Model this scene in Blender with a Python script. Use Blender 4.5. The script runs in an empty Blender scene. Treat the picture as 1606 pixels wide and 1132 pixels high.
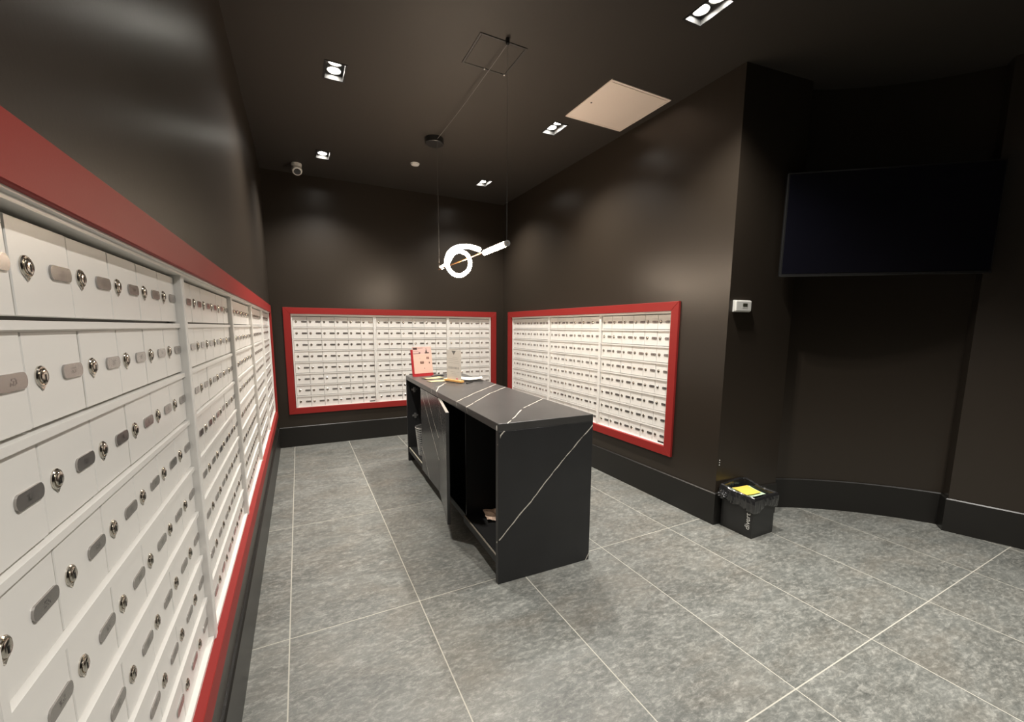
import bpy, bmesh, math, random
from mathutils import Vector, Matrix
random.seed(7)
SC = bpy.context.scene
COL = SC.collection
PI = math.pi

# ------------------------------------------------------------------ camera
F_PX, CY = 651.98, 601.42
YAW, PITCH, ROLL = 0.47174, 0.13453, 0.00593
cam_d = bpy.data.cameras.new('camera')
cam = bpy.data.objects.new('camera', cam_d); COL.objects.link(cam)
cy_, sy_, cp_, sp_ = math.cos(YAW), math.sin(YAW), math.cos(PITCH), math.sin(PITCH)
Fv = Vector((sy_*cp_, cy_*cp_, -sp_)); Rv = Vector((cy_, -sy_, 0)); Uv = Rv.cross(Fv)
cr, sr = math.cos(ROLL), math.sin(ROLL)
R2 = Rv*cr + Uv*sr; U2 = Uv*cr - Rv*sr
M = Matrix((R2, U2, -Fv)).transposed().to_4x4(); M.translation = Vector((0.11454, -0.80044, 1.42093))
cam.matrix_world = M
cam_d.sensor_fit = 'HORIZONTAL'; cam_d.sensor_width = 36.0
cam_d.lens = 36.0*F_PX/1606.0
cam_d.shift_y = (CY-566.0)/1606.0
cam_d.clip_start = 0.02
SC.camera = cam
# ------------------------------------------------------------------ world, exposure
w = bpy.data.worlds.new('world'); SC.world = w; w.use_nodes = True
w.node_tree.nodes['Background'].inputs[0].default_value = (0, 0, 0, 1)
w.node_tree.nodes['Background'].inputs[1].default_value = 0.0
SC.view_settings.view_transform = 'Standard'; SC.view_settings.look = 'None'
SC.view_settings.gamma = 1.0; SC.view_settings.use_curve_mapping = False
SC.view_settings.exposure = 0.40
LAMP_W = 74.0          # each of the two lamps in a downlight
LAMP_COL = (1.0, 0.955, 0.89)
PENDANT_E = 60.0

# ------------------------------------------------------------------ helpers
def lin(c):
    return tuple((x/12.92 if x <= .04045 else ((x+.055)/1.055)**2.4) for x in c)
def srgb(r, g, b):
    return lin((r/255, g/255, b/255))
MATS = {}
def mat(name, col=(.5, .5, .5), rough=.5, metal=0.0, emit=None, strength=0, spec=.5, coat=0.0):
    m = bpy.data.materials.new(name); m.use_nodes = True
    b = m.node_tree.nodes['Principled BSDF']
    b.inputs['Base Color'].default_value = (*col, 1); b.inputs['Roughness'].default_value = rough
    b.inputs['Metallic'].default_value = metal; b.inputs['Specular IOR Level'].default_value = spec
    b.inputs['Coat Weight'].default_value = coat
    if emit:
        b.inputs['Emission Color'].default_value = (*emit, 1); b.inputs['Emission Strength'].default_value = strength
    MATS[name] = m
    return m
def nodes_of(m):
    return m.node_tree.nodes, m.node_tree.links, m.node_tree.nodes['Principled BSDF']
def noise_bump(m, scale=200, strength=.1, dist=.001):
    n, l, b = nodes_of(m)
    t = n.new('ShaderNodeTexNoise'); t.inputs['Scale'].default_value = scale
    g = n.new('ShaderNodeNewGeometry'); l.new(g.outputs['Position'], t.inputs['Vector'])
    bp = n.new('ShaderNodeBump'); bp.inputs['Strength'].default_value = strength; bp.inputs['Distance'].default_value = dist
    l.new(t.outputs['Fac'], bp.inputs['Height']); l.new(bp.outputs[0], b.inputs['Normal'])
def mmath(n, l, op, a, b=None):
    x = n.new('ShaderNodeMath'); x.operation = op
    for i, v in enumerate((a, b)):
        if v is None: continue
        if isinstance(v, (int, float)): x.inputs[i].default_value = v
        else: l.new(v, x.inputs[i])
    return x.outputs[0]
def mixc(n, l, fac, a, b):
    x = n.new('ShaderNodeMix'); x.data_type = 'RGBA'
    if isinstance(fac, (int, float)): x.inputs[0].default_value = fac
    else: l.new(fac, x.inputs[0])
    for i, v in ((6, a), (7, b)):
        if isinstance(v, tuple): x.inputs[i].default_value = (*v, 1)
        else: l.new(v, x.inputs[i])
    return x.outputs[2]

def vbox(bm, x0, x1, y0, y1, z0, z1, mi=0):
    vs = [bm.verts.new(c) for c in ((x0, y0, z0), (x1, y0, z0), (x1, y1, z0), (x0, y1, z0), (x0, y0, z1), (x1, y0, z1), (x1, y1, z1), (x0, y1, z1))]
    for f in ((0, 3, 2, 1), (4, 5, 6, 7), (0, 1, 5, 4), (1, 2, 6, 5), (2, 3, 7, 6), (3, 0, 4, 7)):
        bm.faces.new([vs[i] for i in f]).material_index = mi
def prism(bm, pts, z0, z1, mi=0):
    a = [bm.verts.new((x, y, z0)) for x, y in pts]; b = [bm.verts.new((x, y, z1)) for x, y in pts]
    n = len(pts)
    bm.faces.new(a[::-1]).material_index = mi; bm.faces.new(b).material_index = mi
    for i in range(n):
        bm.faces.new((a[i], a[(i+1) % n], b[(i+1) % n], b[i])).material_index = mi
def lathe(bm, prof, seg=24, mi=0, M=None, cap=True):
    rings = []
    for r, z in prof:
        ring = []
        for k in range(seg):
            a = 2*PI*k/seg; v = Vector((r*math.cos(a), r*math.sin(a), z))
            ring.append(bm.verts.new(M @ v if M else v))
        rings.append(ring)
    for a, b in zip(rings, rings[1:]):
        for k in range(seg):
            bm.faces.new((a[k], a[(k+1) % seg], b[(k+1) % seg], b[k])).material_index = mi
    if cap:
        bm.faces.new(rings[0][::-1]).material_index = mi; bm.faces.new(rings[-1]).material_index = mi
def tube(bm, pts, r, seg=10, mi=0, closed=False):
    pts = [Vector(p) for p in pts]; n = len(pts); rings = []
    up = Vector((0, 0, 1))
    t0 = (pts[1]-pts[0]).normalized()
    nrm = t0.orthogonal().normalized()
    for i, p in enumerate(pts):
        if closed: t = (pts[(i+1) % n]-pts[i-1]).normalized()
        else: t = (pts[min(i+1, n-1)]-pts[max(i-1, 0)]).normalized()
        nrm = (nrm - t*nrm.dot(t)).normalized(); bn = t.cross(nrm)
        rr = r[i] if isinstance(r, (list, tuple)) else r
        rings.append([bm.verts.new(p+(nrm*math.cos(2*PI*k/seg)+bn*math.sin(2*PI*k/seg))*rr) for k in range(seg)])
    prs = list(zip(rings, rings[1:]))
    if closed: prs.append((rings[-1], rings[0]))
    for a, b in prs:
        for k in range(seg):
            bm.faces.new((a[k], a[(k+1) % seg], b[(k+1) % seg], b[k])).material_index = mi
    if not closed:
        bm.faces.new(rings[0][::-1]).material_index = mi; bm.faces.new(rings[-1]).material_index = mi
def spline(pts, n=6):
    P = [Vector(p) for p in pts]; out = []
    for i in range(len(P)-1):
        p0, p1, p2, p3 = P[max(i-1, 0)], P[i], P[i+1], P[min(i+2, len(P)-1)]
        for k in range(n):
            t = k/n
            out.append(.5*((2*p1)+(p2-p0)*t+(2*p0-5*p1+4*p2-p3)*t*t+(3*p1-p0-3*p2+p3)*t**3))
    out.append(P[-1]); return out
def mesh_of(name, bm, mats, smooth=False, bevel=0, bseg=1):
    bmesh.ops.recalc_face_normals(bm, faces=bm.faces)
    if bevel:
        bmesh.ops.bevel(bm, geom=list(bm.edges), offset=bevel, segments=bseg, affect='EDGES', profile=.6)
    me = bpy.data.meshes.new(name); bm.to_mesh(me); bm.free()
    for m in (mats if isinstance(mats, (list, tuple)) else [mats]): me.materials.append(m)
    if smooth:
        for p in me.polygons: p.use_smooth = True
        try: me.set_sharp_from_angle(angle=math.radians(40))
        except Exception: pass
    return me
def link(name, me, parent=None, loc=(0, 0, 0), rot=(0, 0, 0)):
    o = bpy.data.objects.new(name, me); COL.objects.link(o)
    o.location = loc; o.rotation_euler = rot
    if parent: o.parent = parent
    return o
def obj(name, bm, mats, parent=None, smooth=False, bevel=0, bseg=1, loc=(0, 0, 0), rot=(0, 0, 0)):
    return link(name, mesh_of(name, bm, mats, smooth, bevel, bseg), parent, loc, rot)
def tag(o, label=None, cat=None, group=None, kind=None):
    if label: o['label'] = label
    if cat: o['category'] = cat
    if group: o['group'] = group
    if kind: o['kind'] = kind
    return o
def thing(name, label, cat, loc=(0, 0, 0), rotz=0, group=None):
    o = bpy.data.objects.new(name, None); COL.objects.link(o); o.empty_display_size = .05
    o.location = loc; o.rotation_euler = (0, 0, rotz)
    return tag(o, label, cat, group)
def struct(name, bm, m, label, **k):
    o = obj(name, bm, m, **k); tag(o, label, None, None, 'structure'); return o

# ------------------------------------------------------------------ materials
wallm = mat('black_wall_paint', (.027, .0208, .0152), .34, spec=.46)
ceilm = mat('black_ceiling_paint', (.040, .0345, .029), .6, spec=.35)
noise_bump(wallm, 90, .06, .002); noise_bump(ceilm, 120, .06, .002)
basem = mat('black_gloss_baseboard', (.013, .012, .0105), .36, spec=.4)
redm = mat('red_frame_paint', srgb(143, 42, 39), .5, spec=.2); noise_bump(redm, 300, .08, .001)
whitem = mat('white_mailbox_metal', (.80, .785, .75), .32, spec=.5); noise_bump(whitem, 160, .05, .0006)
bodym = mat('carcass_seam_shade_grey', (.22, .215, .20), .5)  # grey stands in for the shade in the gaps between doors
chrome = mat('chrome_lock', (.62, .58, .52), .18, metal=1.0)
darkm = mat('dark_keyhole', (.01, .01, .01), .6)
groutm = mat('cream_grout', srgb(176, 173, 162), .8)
whitep = mat('white_plastic', (.74, .73, .69), .4)
blackp = mat('black_plastic', (.016, .016, .016), .35)
blackin = mat('black_cabinet_interior', (.010, .010, .010), .5)
metalg = mat('grey_metal', (.45, .45, .44), .35, metal=.9)
wood = mat('pale_wood', srgb(214, 160, 92), .5)
wireg = mat('grey_wire', (.10, .10, .095), .5)
# number plate: glossy dark metal with a small faint stamped number patch
platem = mat('number_plate', (.42, .40, .385), .24, metal=.8)
n, l, b = nodes_of(platem)
tc = n.new('ShaderNodeTexCoord'); sx = n.new('ShaderNodeSeparateXYZ'); l.new(tc.outputs['Object'], sx.inputs[0])
ax = mmath(n, l, 'LESS_THAN', mmath(n, l, 'ABSOLUTE', sx.outputs[0]), .0075)
az = mmath(n, l, 'LESS_THAN', mmath(n, l, 'ABSOLUTE', sx.outputs[2]), .0042)
nt = n.new('ShaderNodeTexNoise'); nt.inputs['Scale'].default_value = 420
oi = n.new('ShaderNodeObjectInfo'); vm = n.new('ShaderNodeVectorMath'); vm.operation = 'ADD'
l.new(tc.outputs['Object'], vm.inputs[0]); l.new(oi.outputs['Random'], vm.inputs[1]); l.new(vm.outputs[0], nt.inputs['Vector'])
msk = mmath(n, l, 'MULTIPLY', mmath(n, l, 'MULTIPLY', ax, az), mmath(n, l, 'GREATER_THAN', nt.outputs['Fac'], .5))
l.new(mixc(n, l, msk, (.42, .40, .385), (.16, .15, .145)), b.inputs['Base Color'])
# stone tile
tilem = mat('grey_stone_tile', (.2, .2, .19), .42, spec=.45)
n, l, b = nodes_of(tilem)
geo = n.new('ShaderNodeNewGeometry'); oi = n.new('ShaderNodeObjectInfo')
off = n.new('ShaderNodeVectorMath'); off.operation = 'MULTIPLY_ADD'
cmb = n.new('ShaderNodeCombineXYZ'); l.new(oi.outputs['Random'], cmb.inputs[0]); l.new(oi.outputs['Random'], cmb.inputs[2])
l.new(cmb.outputs[0], off.inputs[0]); off.inputs[1].default_value = (37, 11, 23); l.new(geo.outputs['Position'], off.inputs[2])
mp = n.new('ShaderNodeMapping'); mp.inputs['Scale'].default_value = (.85, 1.7, 1.0); mp.inputs['Rotation'].default_value = (0, 0, .22)
l.new(off.outputs[0], mp.inputs[0])
def nz(scale, detail, rough, vec, dist=0):
    t = n.new('ShaderNodeTexNoise'); t.inputs['Scale'].default_value = scale; t.inputs['Detail'].default_value = detail
    t.inputs['Roughness'].default_value = rough; t.inputs['Distortion'].default_value = dist
    l.new(vec, t.inputs['Vector']); return t.outputs['Fac']
def ramp(fac, stops):
    r = n.new('ShaderNodeValToRGB'); l.new(fac, r.inputs[0])
    e = r.color_ramp.elements
    while len(e) < len(stops): e.new(.5)
    for x, (p_, c_) in zip(e, stops): x.position = p_; x.color = (*c_, 1)
    return r.outputs[0]
big = nz(3.0, 8, .68, mp.outputs[0], .3)
base = ramp(big, [(.30, srgb(72, 75, 72)), (.47, srgb(101, 104, 100)), (.60, srgb(123, 126, 122)), (.74, srgb(147, 149, 144))])
fine = nz(30, 11, .80, mp.outputs[0], .4)
speck = ramp(fine, [(.34, srgb(56, 56, 54)), (.5, srgb(108, 108, 103)), (.64, srgb(168, 167, 160)), (.74, srgb(200, 199, 190))])
c1 = mixc(n, l, .58, base, speck)
vein = nz(11, 12, .8, mp.outputs[0], .8)
vm_ = ramp(vein, [(.58, (0, 0, 0)), (.68, (1, 1, 1))])
c2 = mixc(n, l, mmath(n, l, 'MULTIPLY', vm_, .45), c1, srgb(176, 174, 166))
dk = nz(7, 10, .8, mp.outputs[0], .5)
dm_ = ramp(dk, [(.30, (1, 1, 1)), (.42, (0, 0, 0))])
c2 = mixc(n, l, mmath(n, l, 'MULTIPLY', dm_, .55), c2, srgb(62, 62, 58))
ta = ramp(nz(2.6, 6, .65, mp.outputs[0], .5), [(.46, (0, 0, 0)), (.66, (1, 1, 1))])
c2 = mixc(n, l, mmath(n, l, 'MULTIPLY', ta, .22), c2, srgb(124, 114, 100))
mp2 = n.new('ShaderNodeMapping'); mp2.inputs['Location'].default_value = (7.3, 2.1, 4); l.new(mp.outputs[0], mp2.inputs[0])
tb = ramp(nz(3.1, 6, .65, mp2.outputs[0], .5), [(.48, (0, 0, 0)), (.68, (1, 1, 1))])
c2 = mixc(n, l, mmath(n, l, 'MULTIPLY', tb, .20), c2, srgb(92, 98, 97))
hz = nz(70, 8, .85, mp2.outputs[0], .2)
hl = ramp(hz, [(.60, (0, 0, 0)), (.70, (1, 1, 1))]); hd2 = ramp(hz, [(.30, (1, 1, 1)), (.40, (0, 0, 0))])
c2 = mixc(n, l, mmath(n, l, 'MULTIPLY', hl, .5), c2, srgb(205, 204, 196))
c3 = mixc(n, l, mmath(n, l, 'MULTIPLY', hd2, .5), c2, srgb(52, 52, 49))
l.new(c3, b.inputs['Base Color'])
l.new(ramp(fine, [(.3, (.30,)*3), (.7, (.50,)*3)]), b.inputs['Roughness'])
bp = n.new('ShaderNodeBump'); bp.inputs['Strength'].default_value = .3; bp.inputs['Distance'].default_value = .002
l.new(fine, bp.inputs['Height']); l.new(bp.outputs[0], b.inputs['Normal'])

def vein_mat(name, segs, base_col, rough, vein_col=srgb(214, 208, 196)):
    """black stone with white veins: segs = (a, b, half width) in object space"""
    m = mat(name, base_col, rough, spec=.5)
    n, l, b = nodes_of(m)
    tc = n.new('ShaderNodeTexCoord')
    ns = n.new('ShaderNodeTexNoise'); ns.inputs['Scale'].default_value = 9; ns.inputs['Detail'].default_value = 5
    l.new(tc.outputs['Object'], ns.inputs['Vector'])
    sub = n.new('ShaderNodeVectorMath'); sub.operation = 'SUBTRACT'; l.new(ns.outputs['Color'], sub.inputs[0]); sub.inputs[1].default_value = (.5, .5, .5)
    add = n.new('ShaderNodeVectorMath'); add.operation = 'MULTIPLY_ADD'; l.new(sub.outputs[0], add.inputs[0]); add.inputs[1].default_value = (.018, .018, .018)
    l.new(tc.outputs['Object'], add.inputs[2])
    tot = None
    wn = n.new('ShaderNodeTexNoise'); wn.inputs['Scale'].default_value = 14; l.new(tc.outputs['Object'], wn.inputs['Vector'])
    wob = mmath(n, l, 'ADD', mmath(n, l, 'MULTIPLY', wn.outputs['Fac'], 1.1), .45)
    for a, b2, hw in segs:
        a = Vector(a); d = Vector(b2)-a
        s = n.new('ShaderNodeVectorMath'); s.operation = 'SUBTRACT'; l.new(add.outputs[0], s.inputs[0]); s.inputs[1].default_value = a
        dt = n.new('ShaderNodeVectorMath'); dt.operation = 'DOT_PRODUCT'; l.new(s.outputs[0], dt.inputs[0]); dt.inputs[1].default_value = d/d.length_squared
        cl = n.new('ShaderNodeClamp'); l.new(dt.outputs['Value'], cl.inputs[0])
        sc = n.new('ShaderNodeVectorMath'); sc.operation = 'SCALE'; sc.inputs[0].default_value = d; l.new(cl.outputs[0], sc.inputs['Scale'])
        df = n.new('ShaderNodeVectorMath'); df.operation = 'SUBTRACT'; l.new(s.outputs[0], df.inputs[0]); l.new(sc.outputs[0], df.inputs[1])
        ln = n.new('ShaderNodeVectorMath'); ln.operation = 'LENGTH'; l.new(df.outputs[0], ln.inputs[0])
        q = mmath(n, l, 'DIVIDE', ln.outputs['Value'], mmath(n, l, 'MULTIPLY', wob, hw*.72))
        tot = q if tot is None else mmath(n, l, 'MINIMUM', tot, q)
    mr = n.new('ShaderNodeMapRange'); l.new(tot, mr.inputs[0]); mr.inputs[1].default_value = .6; mr.inputs[2].default_value = 1.3
    mr.inputs[3].default_value = 1; mr.inputs[4].default_value = 0
    cn = n.new('ShaderNodeTexNoise'); cn.inputs['Scale'].default_value = 5; cn.inputs['Detail'].default_value = 6; l.new(tc.outputs['Object'], cn.inputs['Vector'])
    dark = mixc(n, l, cn.outputs['Fac'], tuple(x*.7 for x in base_col), tuple(x*1.35 for x in base_col))
    l.new(mixc(n, l, mr.outputs[0], dark, vein_col), b.inputs['Base Color'])
    return m
def print_mat(name, paper, rects, rough=.5):
    """printed sheet: rects = (x0, x1, z0, z1, colour) in object space"""
    m = mat(name, paper, rough); n, l, b = nodes_of(m)
    tc = n.new('ShaderNodeTexCoord'); sx = n.new('ShaderNodeSeparateXYZ'); l.new(tc.outputs['Object'], sx.inputs[0])
    cur = paper
    for x0, x1, z0, z1, c in rects:
        fx = mmath(n, l, 'LESS_THAN', mmath(n, l, 'ABSOLUTE', mmath(n, l, 'SUBTRACT', sx.outputs[0], (x0+x1)/2)), (x1-x0)/2)
        fz = mmath(n, l, 'LESS_THAN', mmath(n, l, 'ABSOLUTE', mmath(n, l, 'SUBTRACT', sx.outputs[2], (z0+z1)/2)), (z1-z0)/2)
        cur = mixc(n, l, mmath(n, l, 'MULTIPLY', fx, fz), cur, c)
    l.new(cur, b.inputs['Base Color']); return m

# ------------------------------------------------------------------ room shell
H = 3.10
XL, YB, XR = -0.162, 4.655, 2.745      # wall faces: left, back, right
YREAR = -2.6
HOLE_L = (-1.255, 4.455, .462, 1.58)       # along Y, z
HOLE_B = (.025, 2.568, .45, 1.572)        # along X
HOLE_R = (1.572, 4.37, .45, 1.572)        # along Y
bm = bmesh.new()
y0, y1, z0, z1 = HOLE_L
for a in ((YREAR, y0, 0, H), (y1, YB, 0, H), (y0, y1, 0, z0), (y0, y1, z1, H)):
    vbox(bm, XL-.25, XL, a[0], a[1], a[2], a[3])
struct('wall_left', bm, wallm, 'black painted left wall above the long bank of mailboxes')
bm = bmesh.new()
x0, x1, z0, z1 = HOLE_B
for a in ((XL-.25, x0, 0, H), (x1, XR+.25, 0, H), (x0, x1, 0, z0), (x0, x1, z1, H)):
    vbox(bm, a[0], a[1], YB, YB+.25, a[2], a[3])
struct('wall_back', bm, wallm, 'black painted end wall holding the middle mailbox bank')
bm = bmesh.new()
y0, y1, z0, z1 = HOLE_R
for a in ((1.30, y0, 0, H), (y1, YB, 0, H), (y0, y1, 0, z0), (y0, y1, z1, H)):
    vbox(bm, XR, XR+.25, a[0], a[1], a[2], a[3])
struct('wall_right', bm, wallm, 'black painted right wall holding the mailbox bank beside the niche')
JA, JB = (XR, 1.10), (3.345, 1.025)
bm = bmesh.new(); prism(bm, [JA, JB, (3.40, 1.16), (3.3, 1.45), (XR, 1.30)], 0, H)
struct('wall_jamb', bm, wallm, 'dark wall strip with the thermostat left of the niche')
CX, CYY, CR = 2.534, -.713, 2.02
bm = bmesh.new()
angs = [math.radians(27+42*k/40) for k in range(41)]
prism(bm, [(CX+CR*math.cos(a), CYY+CR*math.sin(a)) for a in angs]+[(CX+(CR+.3)*math.cos(a), CYY+(CR+.3)*math.sin(a)) for a in angs[::-1]], 0, H)
struct('wall_curved', bm, wallm, 'curved black niche wall behind the television')
PD = Vector((.323, -.946)); P0 = Vector((4.155, .299)); P1 = P0+PD*3.08
bm = bmesh.new(); prism(bm, [tuple(P0), tuple(P1), (P1.x+.35, P1.y), (P0.x+.38, P0.y+.16), (P0.x+.085, P0.y+.055)][::-1], 0, H)
struct('wall_pilaster', bm, wallm, 'dark projecting wall to the right of the niche')
bm = bmesh.new(); vbox(bm, XL-.25, P1.x+.35, YREAR-.2, YREAR, 0, H)
struct('wall_rear', bm, wallm, 'black wall behind the viewer closing the room')

# floor: grout bed with stone tiles
bm = bmesh.new(); vbox(bm, XL-.2, 5.6, YREAR-.1, YB+.2, -.06, -.0004)
floor = struct('floor', bm, groutm, 'grey stone tile floor with pale grout lines')
TX, TY, G = .6, 1.2, .0050
bm = bmesh.new(); vbox(bm, G/2, TX-G/2, G/2, TY-G/2, -.012, 0)
tile_me = mesh_of('floor_tile', bm, tilem)
for i in range(-1, 9):
    for j in range(-3, 4):
        if i*TX > 5.1: continue
        if i*TX > 3.2 and j >= 1: continue
        if i*TX > 2.9 and j >= 2: continue
        link('floor_tile', tile_me, floor, (i*TX, j*TY, 0))

# ceiling with openings for the downlights
FIX = [(.425, 3.955), (.425, 2.43), (2.155, 3.955), (2.155, 2.43), (2.155, .92), (1.29, -.60), (3.0, -.60)]
HW, HD = .062, .105
def holed_plane(bm, x0, x1, y0, y1, holes, z):
    xs = sorted({x0, x1, *[h[0] for h in holes], *[h[1] for h in holes]}); ys = sorted({y0, y1, *[h[2] for h in holes], *[h[3] for h in holes]})
    V = {}
    def v(i, j):
        if (i, j) not in V: V[i, j] = bm.verts.new((xs[i], ys[j], z))
        return V[i, j]
    for i in range(len(xs)-1):
        for j in range(len(ys)-1):
            mx, my = (xs[i]+xs[i+1])/2, (ys[j]+ys[j+1])/2
            if any(h[0] < mx < h[1] and h[2] < my < h[3] for h in holes): continue
            bm.faces.new((v(i, j), v(i, j+1), v(i+1, j+1), v(i+1, j)))
bm = bmesh.new()
holed_plane(bm, XL-.25, 5.6, YREAR-.2, YB+.25, [(x-HW, x+HW, y-HD, y+HD) for x, y in FIX], H)
ceil = struct('ceiling', bm, ceilm, 'black painted ceiling with recessed square downlights')

# baseboards: profile swept along the wall foot
def baseboard(name, path, label, h=.24, t=.015):
    """path runs with the room on its LEFT-hand normal side given by sign"""
    bm = bmesh.new(); P = [Vector(p) for p in path]; rows = []
    prof = [(0, 0), (t, 0), (t, h-.007), (t-.006, h), (0, h)]
    for i, p in enumerate(P):
        d = []
        if i > 0: d.append((P[i]-P[i-1]).normalized())
        if i < len(P)-1: d.append((P[i+1]-P[i]).normalized())
        ns = [Vector((-q.y, q.x)) for q in d]
        nn = sum(ns, Vector((0, 0))).normalized(); k = 1/max(.3, nn.dot(ns[0]))
        rows.append([bm.verts.new((p.x+nn.x*k*a, p.y+nn.y*k*a, z)) for a, z in prof])
    for a, b in zip(rows, rows[1:]):
        for k in range(5): bm.faces.new((a[k], a[(k+1) % 5], b[(k+1) % 5], b[k]))
    bm.faces.new(rows[0]); bm.faces.new(rows[-1])
    return struct(name, bm, basem, label)
baseboard('baseboard_left', [(XL, YB), (XL, YREAR)], 'tall black baseboard along the left wall')
baseboard('baseboard_back', [(XR-.015, YB), (XL+.015, YB)], 'tall black baseboard under the middle mailbox bank')
baseboard('baseboard_right', [JB, JA, (XR, YB)], 'tall black baseboard along the right wall turning behind the black bin')
def arc(a0, a1, nseg=40): return [(CX+CR*math.cos(math.radians(a0+(a1-a0)*k/nseg)), CYY+CR*math.sin(math.radians(a0+(a1-a0)*k/nseg))) for k in range(nseg+1)]
baseboard('baseboard_niche', arc(31.6, 65.6), 'curved black baseboard at the foot of the niche')
baseboard('baseboard_pilaster', [tuple(P1), tuple(P0), (P0.x+.085, P0.y+.055)], 'black baseboard around the projecting wall right of the niche')

# ------------------------------------------------------------------ mailbox banks
TRIM_N = [0]
def bank(origin, rotz, outer, inner, mods, line0, where, group, frame_label, unit_labels, tag_units=()):
    """local x along the wall, y into the wall (wall face at 0), z up. mods = [(x0, x1, columns)]"""
    TRIM_N[0] += 1
    t = bpy.data.objects.new('trim_%d' % TRIM_N[0], None); COL.objects.link(t); t.empty_display_size = .05
    t.location = (*origin, 0); t.rotation_euler = (0, 0, rotz); tag(t, frame_label, None, None, 'structure')
    ox0, ox1, oz0, oz1 = outer; ix0, ix1, iz0, iz1 = inner
    yf, yb = -.019, .008
    def board(poly):
        bm = bmesh.new()
        a = [bm.verts.new((x, yf, z)) for x, z in poly]; b = [bm.verts.new((x, yb, z)) for x, z in poly]
        bm.faces.new(a); bm.faces.new(b[::-1])
        for k in range(4): bm.faces.new((a[k], b[k], b[(k+1) % 4], a[(k+1) % 4]))
        obj('frame_board', bm, redm, t, bevel=.0018)
    board([(ox0, oz0), (ox1, oz0), (ix1, iz0), (ix0, iz0)])
    board([(ix0, iz1), (ix1, iz1), (ox1, oz1), (ox0, oz1)])
    board([(ox0, oz0), (ix0, iz0), (ix0, iz1), (ox0, oz1)])
    board([(ix1, iz0), (ox1, oz0), (ox1, oz1), (ix1, iz1)])
    PT = .135
    DF, RF, MF = .017, .0112, .000        # door, rail and post fronts
    ztop = iz1+.004; zbot = line0-7*PT
    for ui, (x0, x1, nc) in enumerate(mods):
        u = thing('mailbox_unit', unit_labels[ui], 'mailbox', (0, 0, 0), 0, group)
        u.matrix_world = Matrix.Translation((*origin, 0)) @ Matrix.Rotation(rotz, 4, 'Z') @ Matrix.Translation((x0, 0, 0))
        W = x1-x0; PW = .017
        bm = bmesh.new(); vbox(bm, .001, W-.001, .036, .17, zbot-.012, ztop)
        obj('body', bm, bodym, u)
        for xa in (0, W-PW):
            bm = bmesh.new(); vbox(bm, xa+.0006, xa+PW-.0006, MF, .036, zbot-.004, ztop-.001)
            obj('side_post', bm, whitem, u, bevel=.002)
        bm = bmesh.new(); vbox(bm, .0006, W-.0006, MF-.002, .036, line0+PT, ztop)
        vbox(bm, .0006, W-.0006, -.010, MF-.002, ztop-.008, ztop)
        obj('top_rail', bm, whitem, u)
        bm = bmesh.new(); vbox(bm, .0006, W-.0006, -.016, .036, zbot-.014, zbot-.002)
        vbox(bm, PW, W-PW, .004, .036, zbot-.002, zbot+.010)
        obj('sill_rail', bm, whitem, u)
        bm = bmesh.new()
        vbox(bm, PW, W-PW, RF, .036, -.0055, .0055)
        vbox(bm, PW, W-PW, RF+.003, .036, -.0080, -.0055)
        rail_me = mesh_of('row_rail', bm, whitem)
        for r in range(7): link('row_rail', rail_me, u, (0, 0, line0-r*PT))
        cw = (W-2*PW)/nc
        bm = bmesh.new(); vbox(bm, .0018, cw-.0018, 0, .019, .0105, PT-.0075)
        door_me = mesh_of('door', bm, whitem, bevel=.0012)
        for r in range(8):
            zb = line0-r*PT
            for c in range(nc):
                d = link('door', door_me, u, (PW+c*cw, DF+random.uniform(-.0006, .0006), zb), (random.uniform(-.0025, .0025), 0, random.uniform(-.0025, .0025)))
                dy = -.0001
                link('lock', LOCK_ME, d, (.225*cw, dy, .071))
                link('number_plate', PLATE_ME, d, (.785*cw, dy, .071))
        if ui in tag_units:
            bm = bmesh.new(); vbox(bm, W-PW-.075, W-PW-.012, DF-.0024, DF-.0016, zbot+.016, zbot+.028)
            obj('maker_plate', bm, blackp, u)
# lock: collar, plug, keyhole
bm = bmesh.new()
RX = Matrix.Rotation(PI/2, 4, 'X')
lathe(bm, [(.0138, -.001), (.0138, .0014), (.0122, .0028), (.0112, .0028), (.0108, .0018), (.0098, .0018), (.0096, .0038), (.0082, .0048), (.0030, .0049)], 18, 0, RX)
vbox(bm, -.0012, .0012, -.0053, -.0042, -.0060, .0025, 1)
bmesh.ops.translate(bm, verts=bm.verts, vec=(0, 0, 0))
vs = [bm.verts.new(c) for c in ((-.0075, -.0005, -.0112), (.0075, -.0005, -.0112), (0, -.0005, -.0185), (-.0070, -.0016, -.0110), (.0070, -.0016, -.0110), (0, -.0016, -.0175))]
for f in ((0, 1, 2), (3, 5, 4), (0, 3, 4, 1), (1, 4, 5, 2), (2, 5, 3, 0)): bm.faces.new([vs[i] for i in f])
LOCK_ME = mesh_of('lock', bm, [chrome, darkm], smooth=True)
bm = bmesh.new()
pw, ph = .029, .0098
pts = [(math.cos(a)*ph*.8+(pw-ph*.8)*s, math.sin(a)*ph) for s, a0 in ((1, -90), (-1, 90)) for a in [math.radians(a0+180*k/8) for k in range(9)]]
a = [bm.verts.new((x, -.0024, z)) for x, z in pts]; b2 = [bm.verts.new((x, .001, z)) for x, z in pts]
bm.faces.new(a); bm.faces.new(b2[::-1])
for k in range(len(a)): bm.faces.new((a[k], b2[k], b2[(k+1) % len(a)], a[(k+1) % len(a)]))
PLATE_ME = mesh_of('number_plate', bm, platem)

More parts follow.
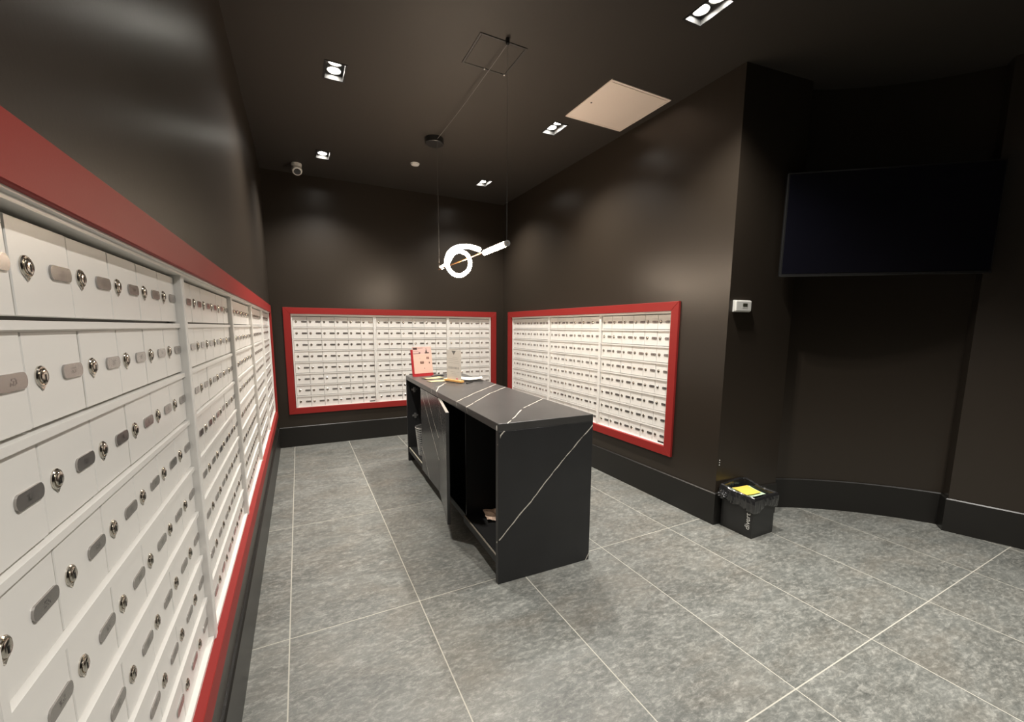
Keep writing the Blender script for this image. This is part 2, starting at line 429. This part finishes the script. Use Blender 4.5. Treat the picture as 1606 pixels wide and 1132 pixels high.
# left wall bank: local x = Y, y = -X
m_l = [(-1.238, -.262), (-.262, .652), (.652, 1.597), (1.597, 2.542), (2.542, 3.487), (3.487, 4.438)]
bank((XL, 0), PI/2, (-1.315, 4.513, .40, 1.643), (-1.242, 4.442, .474, 1.566), [(a, b, 6) for a, b in m_l], 1.42, 'left', 'mailbox units on the left wall',
     'long red frame around the mailboxes on the left wall',
     ['mailbox unit cut off at the left picture edge, only a sliver showing', 'largest white mailbox unit in view, filling the left foreground', 'left wall mailbox unit just beyond the large foreground one',
      'middle mailbox unit of the left wall, third from the back corner', 'left wall mailbox unit second from the back corner',
      'farthest mailbox unit on the left wall, next to the back corner'])
bank((0, YB), 0, (-.036, 2.632, .39, 1.632), (.037, 2.556, .462, 1.560), [(.040, .967, 6), (.967, 1.920, 6), (1.920, 2.553, 4)], 1.402, 'back', 'mailbox units on the back wall',
     'red frame around the mailboxes on the back wall behind the counter',
     ['six-column white mailbox unit on the back wall at its left end', 'middle white mailbox unit on the back wall behind the red sign',
      'narrow four-column mailbox unit on the back wall at its right end'], tag_units=(0,))
bank((XR, 0), -PI/2, (-4.462, -1.508, .39, 1.628), (-4.36, -1.582, .462, 1.556), [(-4.357, -3.413, 6), (-3.413, -2.470, 6), (-2.470, -1.585, 6)], 1.402, 'right', 'mailbox units on the right wall',
     'red frame around the mailboxes on the right wall near the thermostat',
     ['white mailbox unit on the right wall nearest the back corner', 'middle white mailbox unit on the right wall behind the counter',
      'white mailbox unit on the right wall nearest the thermostat'], tag_units=(2,))

# ------------------------------------------------------------------ downlights
glow = mat('downlight_lens', (1, 1, 1), .4, emit=(1.0, .95, .86), strength=26)
bezel = mat('downlight_bezel', (.5, .5, .49), .3, metal=.7)
housing = mat('downlight_housing', (.10, .10, .10), .4)
def downlight(x, y, label, power=1.0, cone=118):
    t = thing('ceiling_downlight', label, 'downlight', (x, y, H), 0, 'twin recessed ceiling downlights')
    bm = bmesh.new()
    hw, hd, dp = HW-.001, HD-.001, .05
    for s in (-1, 1):
        vbox(bm, *sorted((s*hw, s*(hw-.003))), -hd, hd, .0, dp)
        vbox(bm, -hw, hw, *sorted((s*hd, s*(hd-.003))), .0, dp)
    vbox(bm, -hw, hw, -hd, hd, dp, dp+.004)
    obj('housing', bm, housing, t)
    bm = bmesh.new()
    for s in (-1, 1):
        vbox(bm, *sorted((s*(hw+.008), s*(hw-.003))), -hd-.008, hd+.008, -.003, 0)
        vbox(bm, -hw+.003, hw-.003, *sorted((s*(hd+.008), s*(hd-.003))), -.003, 0)
    obj('trim_ring', bm, blackp, t)
    for s in (-1, 1):
        bm = bmesh.new(); lathe(bm, [(.046, .047), (.046, .030), (.043, .028), (.040, .031), (.040, .047)], 24)
        lp = obj('lamp', bm, bezel, t, smooth=True, loc=(0, s*.050, 0))
        bm = bmesh.new(); lathe(bm, [(.0395, .045), (.0395, .032), (.03, .029), (.012, .0275)], 24)
        obj('lens', bm, glow, lp, smooth=True)
        ld = bpy.data.lights.new('lamp_light', 'SPOT'); ld.energy = LAMP_W*power; ld.color = LAMP_COL
        ld.spot_size = math.radians(cone); ld.spot_blend = 1.0; ld.shadow_soft_size = .03
        lo = bpy.data.objects.new('lamp_light', ld); COL.objects.link(lo); lo.parent = t; lo.location = (0, s*.050, -.012)
    return t
for (x, y), nm in zip(FIX, ['twin downlight at back left beside the white security camera', 'twin downlight on the left side above the left mailboxes',
        'farthest right twin downlight, near the back wall', 'twin downlight beside the white ceiling access panel',
        'bright twin downlight at the top edge above the right wall', 'twin downlight overhead behind the viewer', 'twin downlight on the right behind the viewer']):
    downlight(x, y, nm, {(1.29, -.60): 1.45, (2.155, .92): 1.3, (3.0, -.60): 2.1}.get((x, y), 1.05), {(1.29, -.60): 128, (3.0, -.60): 88}.get((x, y), 122))

# ------------------------------------------------------------------ ceiling fittings
t = thing('access_panel', 'white square access panel set in the ceiling', 'panel', (2.392, 1.92, H))
bm = bmesh.new(); s, q = .281, .262
for sg in (-1, 1):
    vbox(bm, *sorted((sg*s, sg*q)), -s, s, -.006, 0); vbox(bm, -q, q, *sorted((sg*s, sg*q)), -.006, 0)
panelm = mat('access_panel_white', srgb(243, 228, 216), .5)
obj('panel_frame', bm, panelm, t)
bm = bmesh.new(); vbox(bm, -q+.001, q-.001, -q+.006, q-.001, -.005, -.001)
d = obj('panel_door', bm, panelm, t)
bm = bmesh.new(); lathe(bm, [(.007, -.0075), (.007, -.004)], 12); obj('latch', bm, darkm, d, loc=(-.225, .02, 0))
t = thing('black_ceiling_hatch', 'faint black square hatch in the ceiling where the pendant wire hangs', 'hatch', (1.295, 1.79, H))
bm = bmesh.new()
for sg in (-1, 1):
    vbox(bm, *sorted((sg*.155, sg*.143)), -.155, .155, -.004, 0); vbox(bm, -.143, .143, *sorted((sg*.155, sg*.143)), -.004, 0)
obj('hatch_rim', bm, mat('hatch_rim_black', (.028, .026, .024), .6), t)
bm = bmesh.new(); vbox(bm, -.140, .140, -.140, .140, -.0025, 0); obj('hatch_door', bm, ceilm, t)
for xx in (0.0, .143):
    bm = bmesh.new(); lathe(bm, [(.005, -.007), (.006, -.004), (.006, -.002)], 10); obj('screw', bm, whitep, t, loc=(xx, .147, 0))
t = thing('smoke_detector', 'flat round white detector disc on the ceiling', 'detector', (1.288, 3.745, H))
bm = bmesh.new(); lathe(bm, [(.043, 0), (.043, -.010), (.038, -.016), (.012, -.018)], 28); obj('cover', bm, whitep, t, smooth=True)
bm = bmesh.new(); lathe(bm, [(.046, 0), (.046, -.004)], 28); obj('base_ring', bm, whitep, t)
t = thing('security_camera', 'small white turret security camera on the ceiling', 'camera', (.19, 4.33, H))
bm = bmesh.new(); lathe(bm, [(.050, 0), (.052, -.012), (.046, -.034), (.036, -.040)], 28); obj('base', bm, whitep, t, smooth=True)
D = Vector((.12, -.62, -.72)).normalized()
Mq = Matrix.Translation((0, 0, -.055)) @ D.to_track_quat('Z', 'Y').to_matrix().to_4x4()
bm = bmesh.new(); lathe(bm, [(.020, -.044), (.040, -.032), (.050, -.005), (.050, .028), (.045, .040), (.036, .042)], 28, 0, Mq); hd_ = obj('camera_head', bm, whitep, t, smooth=True)
bm = bmesh.new(); lathe(bm, [(.033, .040), (.033, .044), (.020, .047), (.006, .048)], 24, 0, Mq); obj('lens', bm, mat('lens_glass', (.03, .03, .032), .12), hd_, smooth=True)

# ------------------------------------------------------------------ pendant lamp
t = thing('pendant_lamp', 'glowing looped tube pendant hanging over the counter', 'pendant', (0, 0, 0))
led = mat('led_tube', (1, .95, .88), .4, emit=(1.0, .80, .60), strength=PENDANT_E)
brass = mat('brass_rod', srgb(196, 140, 86), .3, metal=.9)
XP, ZP = 1.303, 1.943
bm = bmesh.new(); tube(bm, [(XP, 1.60, ZP-.004), (XP, 3.03, ZP+.004)], .0055, 8); obj('rod', bm, brass, t, smooth=True)
bm = bmesh.new(); tube(bm, [(XP, 1.622, ZP-.004), (XP, 1.965, ZP-.006)], .0175, 16); obj('led_bar', bm, led, t, smooth=True)
bm = bmesh.new(); tube(bm, [(XP, 1.600, ZP-.004), (XP, 1.622, ZP-.004)], .0185, 16); obj('end_cap', bm, metalg, t, smooth=True)
loop = [(1.300, 2.045, 1.968), (1.279, 2.08, 1.984), (1.243, 2.14, 2.002), (1.199, 2.22, 2.006), (1.166, 2.3, 1.981), (1.164, 2.38, 1.931), (1.208, 2.46, 1.877), (1.28, 2.53, 1.846), (1.366, 2.6, 1.854), (1.451, 2.67, 1.907), (1.499, 2.74, 1.984), (1.496, 2.8, 2.058), (1.454, 2.85, 2.092), (1.405, 2.9, 2.082), (1.379, 2.94, 2.035), (1.367, 2.97, 1.998), (1.322, 3.02, 1.961)]
bm = bmesh.new(); tube(bm, spline(loop, 5), .0165, 12); obj('led_loop', bm, led, t, smooth=True)
bm = bmesh.new(); lathe(bm, [(.083, 0), (.083, -.045), (.078, -.05), (.02, -.05)], 32); obj('canopy', bm, blackp, t, smooth=True, loc=(1.300, 3.09, H))
for yy, zz in ((1.612, ZP+.014), (3.02, ZP+.02)):
    bm = bmesh.new(); tube(bm, [(XP, yy, zz), (XP, yy, H)], .0008, 6); obj('wire', bm, wireg, t)
bm = bmesh.new(); lathe(bm, [(.012, 0), (.012, -.03), (.006, -.036)], 12); obj('wire_hook', bm, blackp, t, loc=(XP, 1.612, H))
bm = bmesh.new(); tube(bm, spline([(XP, 1.62, H-.03), (XP-.002, 1.95, H-.040), (XP-.002, 2.5, H-.045), (XP, 3.02, H-.03)], 8), .0019, 6); obj('power_cable', bm, mat('cable_grey', (.13, .125, .12), .5), t)

# ------------------------------------------------------------------ television
TL, TR_ = Vector((3.126, 1.004)), Vector((4.062, .236))
tvd = (TR_-TL); TW = tvd.length; tva = math.atan2(tvd.y, tvd.x)
mid = (TL+TR_)/2
t = thing('television', 'large black flat television mounted high in the niche', 'television', (mid.x, mid.y, 2.125), tva)
hw, hh = TW/2, .342
screenm = mat('tv_screen', (.006, .006, .010), .10, spec=.5)
bm = bmesh.new(); vbox(bm, -hw, hw, .004, .030, -hh, hh); obj('casing', bm, blackp, t, bevel=.003)
bm = bmesh.new(); vbox(bm, -hw+.012, hw-.012, 0, .006, -hh+.018, hh-.012); obj('screen', bm, screenm, t)
bm = bmesh.new()
vbox(bm, -hw, hw, -.004, .005, -hh-.003, -hh+.014); obj('bottom_strip', bm, mat('tv_strip', (.10, .10, .10), .18, metal=.8), t, bevel=.002)
bm = bmesh.new(); vbox(bm, -.30, .30, .030, .055, -.22, .18); vbox(bm, -.06, .06, .055, .285, -.1, .1); obj('wall_mount', bm, blackp, t)

# ------------------------------------------------------------------ thermostat
jd = (Vector(JB)-Vector(JA)).normalized(); ja = math.atan2(jd.y, jd.x)
pc = Vector(JA)+jd*.108
t = thing('thermostat', 'white rectangular thermostat with small dark display', 'thermostat', (pc.x, pc.y, 1.575), ja)
bm = bmesh.new(); vbox(bm, -.076, .076, -.012, 0, -.040, .040); obj('backplate', bm, whitep, t, bevel=.004, bseg=2)
bm = bmesh.new(); vbox(bm, -.070, .070, -.026, -.010, -.036, .036); obj('cover', bm, whitep, t, bevel=.006, bseg=2)
bm = bmesh.new(); vbox(bm, -.010, .030, -.0275, -.025, -.004, .018); obj('display', bm, mat('display_dark', (.05, .05, .035), .25), t)
bm = bmesh.new(); vbox(bm, -.014, .034, -.0268, -.025, -.013, -.006); obj('button_strip', bm, whitep, t)
pc2 = Vector(JA)+jd*.012
for k, zz in enumerate((.445, .462, .480)):
    bm = bmesh.new(); lathe(bm, [(.004, -.001), (.004, .002), (.002, .0035)], 10, 0, RX)
    o = obj('wall_screw', bm, whitep, loc=(pc2.x+.01, pc2.y, zz), rot=(0, 0, ja))
    tag(o, ['lowest', 'middle', 'topmost'][k]+' of three tiny pale screws on the wall above the bin', 'screw', 'three screws above the bin')

# ------------------------------------------------------------------ counter island (local frame)
ISL = (1.026, 1.142, 0); IR = math.radians(-1.5)
isl = thing('parcel_counter', 'long black marble counter with open cabinets in the middle of the room', 'counter', ISL, IR)
IL, IW, IT = 2.42, .612, .915
MB = (.020, .020, .021)
top_m = vein_mat('black_marble_top_sheen', [
    ((.607, .595, IT), (.315, .335, IT), .0045), ((.315, .335, IT), (.16, .13, IT), .0045), ((.16, .13, IT), (.055, 0, IT), .0045),
    ((.60, 1.225, IT), (.368, .985, IT), .0045), ((.368, .985, IT), (0, .515, IT), .0045), ((0, .515, IT), (0, .47, .86), .002),
    ((.60, 1.43, IT), (.255, 1.034, IT), .0045), ((.255, 1.034, IT), (0, .72, IT), .0045), ((0, .72, IT), (0, .69, .86), .003),
    ((.22, 1.70, IT), (.082, 1.448, IT), .005), ((.082, 1.448, IT), (0, 1.22, IT), .005), ((0, 1.22, IT), (0, 1.17, .86), .003),
    ((.18, 1.60, IT), (.0, 1.39, IT), .003), ((0, 1.39, IT), (0, 1.36, .86), .003)], (.050, .048, .046), .33)  # base lighter than the end panels, reflected light painted into the colour
end_m = vein_mat('black_marble_end', [
    ((.612, 0, .850), (.40, 0, .66), .0042), ((.40, 0, .66), (.20, 0, .45), .0042), ((.20, 0, .45), (.010, 0, .265), .0048), ((.01, 0, .265), (0, .02, .24), .005),
    ((.075, 0, .915), (.012, 0, .850), .0045), ((.012, 0, .850), (0, .01, .80), .003), ((.585, 0, 0), (.612, 0, .045), .0035),
    ], MB, .42)
far_m = vein_mat('black_marble_far_end', [((0, 2.39, .61), (0, 2.42, .64), .003), ((0, 2.39, .17), (0, 2.42, .18), .003)], MB, .4)
bm = bmesh.new(); vbox(bm, 0, IW, .0, IL, IT-.042, IT); obj('countertop', bm, top_m, isl, bevel=.0015)
bm = bmesh.new(); vbox(bm, 0, IW, 0, .034, 0, IT-.0425); obj('end_panel', bm, end_m, isl, bevel=.0012)
bm = bmesh.new(); vbox(bm, 0, IW, IL-.034, IL, 0, IT-.0425); obj('end_panel', bm, far_m, isl, bevel=.0012)
bm = bmesh.new(); vbox(bm, IW-.024, IW-.002, .0345, IL-.0345, .02, IT-.0425); obj('back_panel', bm, vein_mat('black_marble_back', [((IW, .4, .1), (IW, 1.2, .8), .004), ((IW, 1.5, .15), (IW, 2.1, .75), .004)], MB, .4), isl)
bm = bmesh.new(); vbox(bm, .022, IW-.025, .0345, IL-.0345, .105, .150); obj('bottom_board', bm, blackin, isl)
edge_m = mat('raw_board_edge', srgb(196, 190, 168), .6)
for v0, v1 in ((.036, .60), (1.775, 2.38)):
    bm = bmesh.new(); vbox(bm, .004, .0215, v0, v1, .105, .146); e = obj('board_edge', bm, blackin, isl)
    bm = bmesh.new(); vbox(bm, .006, .014, v0+.002, v1-.002, .1465, .1505); obj('edge_strip', bm, edge_m if v0 > 1 else mat('scuffed_edge', srgb(150, 142, 128), .5), e)
for v in (.60, 1.19, 1.775):
    bm = bmesh.new(); vbox(bm, .024, IW-.025, v-.009, v+.009, .1505, IT-.0425); obj('partition', bm, blackin, isl)
bm = bmesh.new(); vbox(bm, .095, IW-.05, .0345, IL-.0345, 0, .1045); obj('plinth', bm, blackin, isl)
# closed door (middle), object space = own origin at hinge foot
DW, DZ0, DZ1 = .582, .098, .868
dv = [((0, .0, .62), (0, .27, .38), .004), ((0, .582-.0, .77), (0, .27, .50), .004), ((0, .27, .50), (0, .0, .27), .004), ((0, .37, .77), (0, .15, .56), .004), ((0, .15, .56), (0, 0, .45), .004), ((0, .6, .24), (0, .46, .15), .004), ((0, .46, .15), (0, .31, 0), .004)]
dm1 = vein_mat('black_marble_door', dv[1:], (.05, .05, .05), .20)
bm = bmesh.new(); vbox(bm, .0, .021, 0, DW, 0, DZ1-DZ0); obj('closed_door', bm, dm1, isl, bevel=.0012, loc=(.001, 1.188, DZ0))
dm2 = vein_mat('black_marble_open_door', [((0, -.582, .40), (0, -.3, .62), .003), ((0, -.3, .62), (0, 0, .78), .003)], (.05, .05, .05), .20)
bm = bmesh.new(); vbox(bm, .0, .021, -DW, 0, 0, DZ1-DZ0)
od = obj('open_door', bm, dm2, isl, bevel=.0012, loc=(.0005, 1.184, DZ0), rot=(0, 0, math.radians(-10.5)))
bm = bmesh.new(); vbox(bm, .001, .020, -DW+.004, -.004, DZ1-DZ0, DZ1-DZ0+.0006); obj('door_top_edge', bm, mat('pale_laminate_edge', srgb(150, 147, 138), .5), od)  # thin paler strip laid along the top of the open door
for zz in (.766, .489):
    bm = bmesh.new(); vbox(bm, .05, .110, IL-.040, IL-.0345, zz-.010, zz+.010); vbox(bm, .068, .092, IL-.046, IL-.040, zz-.028, zz+.028)
    obj('hinge_plate', bm, metalg, isl, bevel=.002)
bm = bmesh.new(); lathe(bm, [(.5, -.0006), (.5, .0004), (.4, .0010)], 20)
for v in bm.verts: v.co = Vector((-v.co.z, v.co.x*.017, v.co.y*.030))
tag(obj('corner_plug', bm, whitep, isl, loc=(-.0006, .020, .888)), 'white oval plug')
def isw(x, y, z): return Matrix.Translation(ISL) @ Matrix.Rotation(IR, 4, 'Z') @ Vector((x, y, z))

# mesh waste basket inside the far compartment
bz = isw(.128, 2.07, .1505)
t = thing('mesh_basket', 'silver wire mesh waste basket inside the far open cabinet', 'basket', tuple(bz))
bm = bmesh.new(); lathe(bm, [(.088+.027*k/12, .004+.276*k/12) for k in range(13)], 40, cap=False)
bk = obj('mesh_wall', bm, mat('basket_mesh_silver', (.62, .62, .60), .4, metal=.3), t); mod = bk.modifiers.new('wire', 'WIREFRAME'); mod.thickness = .0042; mod.use_even_offset = False
bm = bmesh.new(); lathe(bm, [(.089, 0), (.089, .005)], 32); obj('base_plate', bm, metalg, t)
bm = bmesh.new(); tube(bm, [(.116*math.cos(2*PI*k/40), .116*math.sin(2*PI*k/40), .282) for k in range(40)], .0045, 8, closed=True); obj('rim', bm, mat('bright_rim', (.75, .74, .72), .25, metal=.8), t, smooth=True)

def sheet(name, w, h, m, label, cat, loc, rotz, bend=.004, group=None, nx=6, ny=4, tilt=0, thick=.0006):
    bm = bmesh.new(); V = {}
    for s in (0, 1):
        for i in range(nx+1):
            for j in range(ny+1):
                x, y = w*(i/nx-.5), h*(j/ny-.5)
                z = bend*(math.sin(3.1*i/nx+j*.7)*.5+.5)*(abs(2*i/nx-1)**1.5)+s*thick
                V[s, i, j] = bm.verts.new((x, y, z))
    for i in range(nx):
        for j in range(ny):
            bm.faces.new((V[1, i, j], V[1, i+1, j], V[1, i+1, j+1], V[1, i, j+1])); bm.faces.new((V[0, i, j], V[0, i, j+1], V[0, i+1, j+1], V[0, i+1, j]))
    for i in range(nx):
        for j in (0, ny): bm.faces.new((V[0, i, j], V[0, i+1, j], V[1, i+1, j], V[1, i, j]))
    for j in range(ny):
        for i in (0, nx): bm.faces.new((V[0, i, j], V[0, i, j+1], V[1, i, j+1], V[1, i, j]))
    o = obj(name, bm, m, loc=loc, rot=(tilt, 0, rotz)); return tag(o, label, cat, group)
paperm = mat('white_paper', (.60, .59, .55), .7)
creamm = mat('cream_envelope', srgb(196, 176, 130), .7)
TZ = IT+.0004
def on_top(x, y, dz=0): return tuple(isw(x, y, TZ+dz))
sheet('envelope', .22, .105, creamm, 'cream envelope on the counter beside the red sign holder', 'envelope', on_top(.20, 2.08), .35, .010)
sheet('envelope', .20, .10, creamm, 'yellowish envelope lying partly under the wooden sign base', 'envelope', on_top(.185, 1.845), .25, .006)
sheet('paper_sheet', .28, .21, paperm, 'white paper lying flat behind the upright card', 'paper', on_top(.40, 1.96), .5, .012)
sheet('paper_sheet', .27, .20, paperm, 'white curled paper at the right of the upright card', 'paper', on_top(.47, 1.78, .014), -.3, .030)
def pen(loc, rz, label):
    t = thing('pen', label, 'pen', loc, rz)
    bm = bmesh.new(); tube(bm, [(-.07, 0, .0055), (.05, 0, .0055), (.068, 0, .0055)], [.0052, .0052, .0015], 10); obj('barrel', bm, blackp, t, smooth=True)
    bm = bmesh.new(); tube(bm, [(-.076, 0, .0055), (-.066, 0, .0055)], .0058, 10); obj('cap', bm, blackp, t, smooth=True)
pen(on_top(.30, 2.24), .15, 'black pen on the counter right of the red sign holder')
pen(on_top(.42, 1.60), .75, 'black pen on the counter right of the upright card')

# red sign holder with flyer
sp = isw(.162, 2.325, IT)
t = thing('red_sign_holder', 'red acrylic sign holder with a printed flyer on the counter', 'sign holder', tuple(sp), math.radians(13))
redac = mat('red_acrylic', srgb(158, 42, 48), .2)
lean = math.radians(-8)
bm = bmesh.new(); vbox(bm, -.120, .118, .004, .0065, 0, .272); bkp = obj('back_panel', bm, redac, t, rot=(lean, 0, 0))
bm = bmesh.new(); vbox(bm, -.120, .118, -.045, .0065, 0, .0035); obj('foot', bm, redac, t)
bm = bmesh.new(); vbox(bm, -.120, .118, -.0045, -.0005, .002, .026); vbox(bm, -.120, -.098, -.0045, -.0005, .026, .272); obj('red_border', bm, redac, t, rot=(lean, 0, 0))
fly = print_mat('flyer_print', srgb(212, 182, 168), [
    (-.11, .108, .225, .30, srgb(205, 176, 170)), (-.092, -.045, .272, .294, srgb(60, 40, 36)), (-.040, .02, .284, .290, srgb(150, 120, 116)),
    (-.092, -.015, .228, .234, srgb(110, 70, 66)), (-.092, -.03, .250, .254, srgb(150, 110, 106)), (-.03, -.010, .232, .246, srgb(120, 90, 88)),
    (.040, .088, .232, .243, srgb(70, 46, 40)), (.050, .066, .243, .262, srgb(50, 34, 32)), (.056, .062, .262, .284, srgb(60, 40, 36)),
    (.052, .084, .172, .196, srgb(150, 112, 104)), (.072, .084, .174, .184, srgb(90, 66, 62)), (-.022, .020, .125, .150, srgb(96, 62, 50)), (-.016, .012, .138, .146, srgb(170, 140, 130)),
    (.078, .092, .124, .142, srgb(110, 80, 72)), (-.028, -.016, .178, .184, srgb(190, 150, 140)), (.018, .028, .070, .082, srgb(160, 120, 110)),
    (-.07, .08, .096, .098, srgb(214, 184, 172)), (-.08, .09, .206, .209, srgb(205, 172, 160))])
bm = bmesh.new(); vbox(bm, -.100, .118, .0003, .0022, .024, .302); obj('flyer', bm, fly, t, rot=(lean, 0, 0))
# upright card on wooden base
cpos = Vector((1.369, 2.835, IT+.0065))
ca = math.atan2(-.95, .31)
t = thing('card_stand', 'upright grey printed card on a wooden base on the counter', 'card stand', tuple(cpos), ca)
bm = bmesh.new(); vbox(bm, -.125, .122, -.022, .022, 0, .018); obj('wooden_base', bm, wood, t, bevel=.002)
bars = [(-.028, .022, .268-.008*k, .276-.008*k, srgb(92, 92, 90)) for k in ()]
for k in range(6): bars.append((-.030+.005*k, .030-.005*k, .2775-.006*k, .2840-.006*k, srgb(96, 95, 92)))
for zz, a, b2 in ((.222, -.02, .05), (.206, -.08, .06), (.188, -.085, .075), (.170, -.08, .075), (.088, -.05, .02), (.088, .04, .08), (.07, -.03, .03), (.05, -.02, .05)):
    bars.append((a, b2, zz, zz+.0035, srgb(168, 164, 155)))
for k in range(8): bars.append((-.082+.020*k, -.068+.020*k, .116, .136, srgb(150, 146, 140)))
cardm = print_mat('card_print', srgb(196, 191, 182), bars)
bm = bmesh.new(); vbox(bm, -.105, .105, -.0015, .0015, .018, .292); obj('card', bm, cardm, t)
bm = bmesh.new(); vbox(bm, .03, .06, -.0020, -.0016, .024, .034); obj('pink_mark', bm, mat('pink_print', srgb(200, 110, 130), .5), t)

# crumpled paper and odds inside the near cabinet
def crumple(name, w, h, m, label, cat, loc, rotz, amp, seed):
    rnd = random.Random(seed); bm = bmesh.new(); nx, ny = 7, 5; V = {}
    for i in range(nx+1):
        for j in range(ny+1): V[i, j] = bm.verts.new((w*(i/nx-.5)+rnd.uniform(-.006, .006), h*(j/ny-.5)+rnd.uniform(-.006, .006), .003+rnd.random()*amp))
    for i in range(nx):
        for j in range(ny): bm.faces.new((V[i, j], V[i+1, j], V[i+1, j+1], V[i, j+1]))
    o = obj(name, bm, m, loc=loc, rot=(0, 0, rotz)); s = o.modifiers.new('thick', 'SOLIDIFY'); s.thickness = .001
    return tag(o, label, cat)
crumple('flyer_sheet', .16, .10, mat('peach_paper', srgb(236, 206, 182), .6), 'crumpled peach leaflet on the floor of the near open cabinet', 'leaflet', tuple(isw(.175, .50, .1525)), 1.35, .022, 3)
crumple('brown_wrapper', .20, .16, mat('brown_paper', srgb(110, 66, 40), .6), 'brown crumpled wrapper behind the leaflet in the near cabinet', 'wrapper', tuple(isw(.31, .32, .1525)), .2, .04, 5)
crumple('dark_bag', .21, .14, mat('dark_plastic_bag', (.02, .02, .022), .3), 'dark plastic bag deep inside the near open cabinet', 'bag', tuple(isw(.43, .505, .1525)), .05, .05, 9)

# ------------------------------------------------------------------ black bin with bag
bx0, bx1, by0, by1, bh = 2.782, 3.018, .832, 1.068, .285
bcx, bcy = (bx0+bx1)/2, (by0+by1)/2
t = thing('black_bin', 'square black bin lined with a plastic bag in front of the thermostat wall', 'bin', (bcx, bcy, 0))
hw = (bx1-bx0)/2; hd = (by1-by0)/2
binm = mat('bin_black', (.014, .014, .014), .32)
bm = bmesh.new(); th = .004
for s in (-1, 1):
    vbox(bm, *sorted((s*hw, s*(hw-th))), -hd, hd, 0, bh); vbox(bm, -hw+th, hw-th, *sorted((s*hd, s*(hd-th))), 0, bh)
vbox(bm, -hw+th, hw-th, -hd+th, hd-th, 0, .006)
obj('bin_body', bm, binm, t)
bagm = mat('bin_bag', (.015, .015, .016), .22, spec=.6, coat=.4)
bm = bmesh.new(); rnd = random.Random(11); NS = 72; rings = []
def sq(a, hx, hy):
    c, s = math.cos(a), math.sin(a); k = 1/max(abs(c)/hx, abs(s)/hy); return c*k, s*k
ph_ = [rnd.uniform(0, 6.28) for _ in range(8)]
prof = [(-.024, .06), (-.016, .20), (-.009, .262), (-.004, .288), (.003, .297), (.009, .291), (.013, .276), (.015, .255), (.014, .232), (.012, .212), (.009, .200)]
NS = 96
for ri, (o_, zz) in enumerate(prof):
    ring = []
    for k in range(NS):
        a = 2*PI*k/NS
        x, y = sq(a, hw+o_, hd+o_)
        fold = math.sin(a*7+ph_[0]+.25*ri)*.45+math.sin(a*13+ph_[1]-.35*ri)*.35+math.sin(a*23+ph_[4]+.5*ri)*.3
        amp = (0, .0005, .0015, .002, .002, .004, .006, .008, .009, .009, .007)[ri]
        if ri >= 5: fold = abs(fold)+.15*rnd.random()
        hem = math.sin(a*3+ph_[2])*.013+math.sin(a*5+ph_[3])*.009+math.sin(a*9+ph_[5])*.003
        zz2 = zz+hem*(0, 0, .02, .1, .15, .1, .1, .3, .6, .9, 1.0)[ri]
        lift = max(0, math.cos(a-math.radians(78))-.1)
        if 3 <= ri <= 6: zz2 += .036*lift
        nrm = Vector((x, y)).normalized()
        ring.append(bm.verts.new((x+nrm.x*fold*amp, y+nrm.y*fold*amp, zz2)))
    rings.append(ring)
for a, b2 in zip(rings, rings[1:]):
    for k in range(NS): bm.faces.new((a[k], a[(k+1) % NS], b2[(k+1) % NS], b2[k]))
obj('bin_bag', bm, bagm, t, smooth=False)
bm = bmesh.new(); bmesh.ops.create_icosphere(bm, subdivisions=3, radius=.032)
for v in bm.verts:
    v.co *= 1+rnd.uniform(-.28, .22); v.co.z *= .9
obj('bag_knot', bm, bagm, t, loc=(-hw-.022, hd-.02, .245))
# lettering on the side facing the mailroom
cu = bpy.data.curves.new('lettering', 'FONT'); cu.body = 'divert'; cu.size = .05; cu.extrude = .0004
tmp = bpy.data.objects.new('lettering_src', cu); COL.objects.link(tmp)
dg = bpy.context.evaluated_depsgraph_get(); me = bpy.data.meshes.new_from_object(tmp.evaluated_get(dg))
bpy.data.objects.remove(tmp); me.name = 'lettering'; me.materials.clear(); me.materials.append(mat('lettering_white', (.6, .6, .57), .5))
lo = link('lettering', me, t, (-hw-.0006, -hd+.018, .055))
lo.rotation_euler = Matrix(((0, 0, -1), (0, 1, 0), (1, 0, 0))).to_euler() if False else Matrix(((0, 0, -1), (0, 1, 0), (1, 0, 0))).to_euler()
greenp = mat('green_print_paper', srgb(196, 222, 190), .5); yellowp = mat('yellow_print_paper', srgb(244, 206, 92), .5)
o = sheet('green_flyer', .195, .135, greenp, 'pale green flyer lying in the black bin', 'flyer', (bcx, bcy+.012, .268), -.12, .010, tilt=.10)
o = sheet('yellow_flyer', .15, .115, yellowp, 'yellow flyer on top of the rubbish in the black bin', 'flyer', (bcx-.005, bcy+.014, .2795), -.10, .006, tilt=.10)
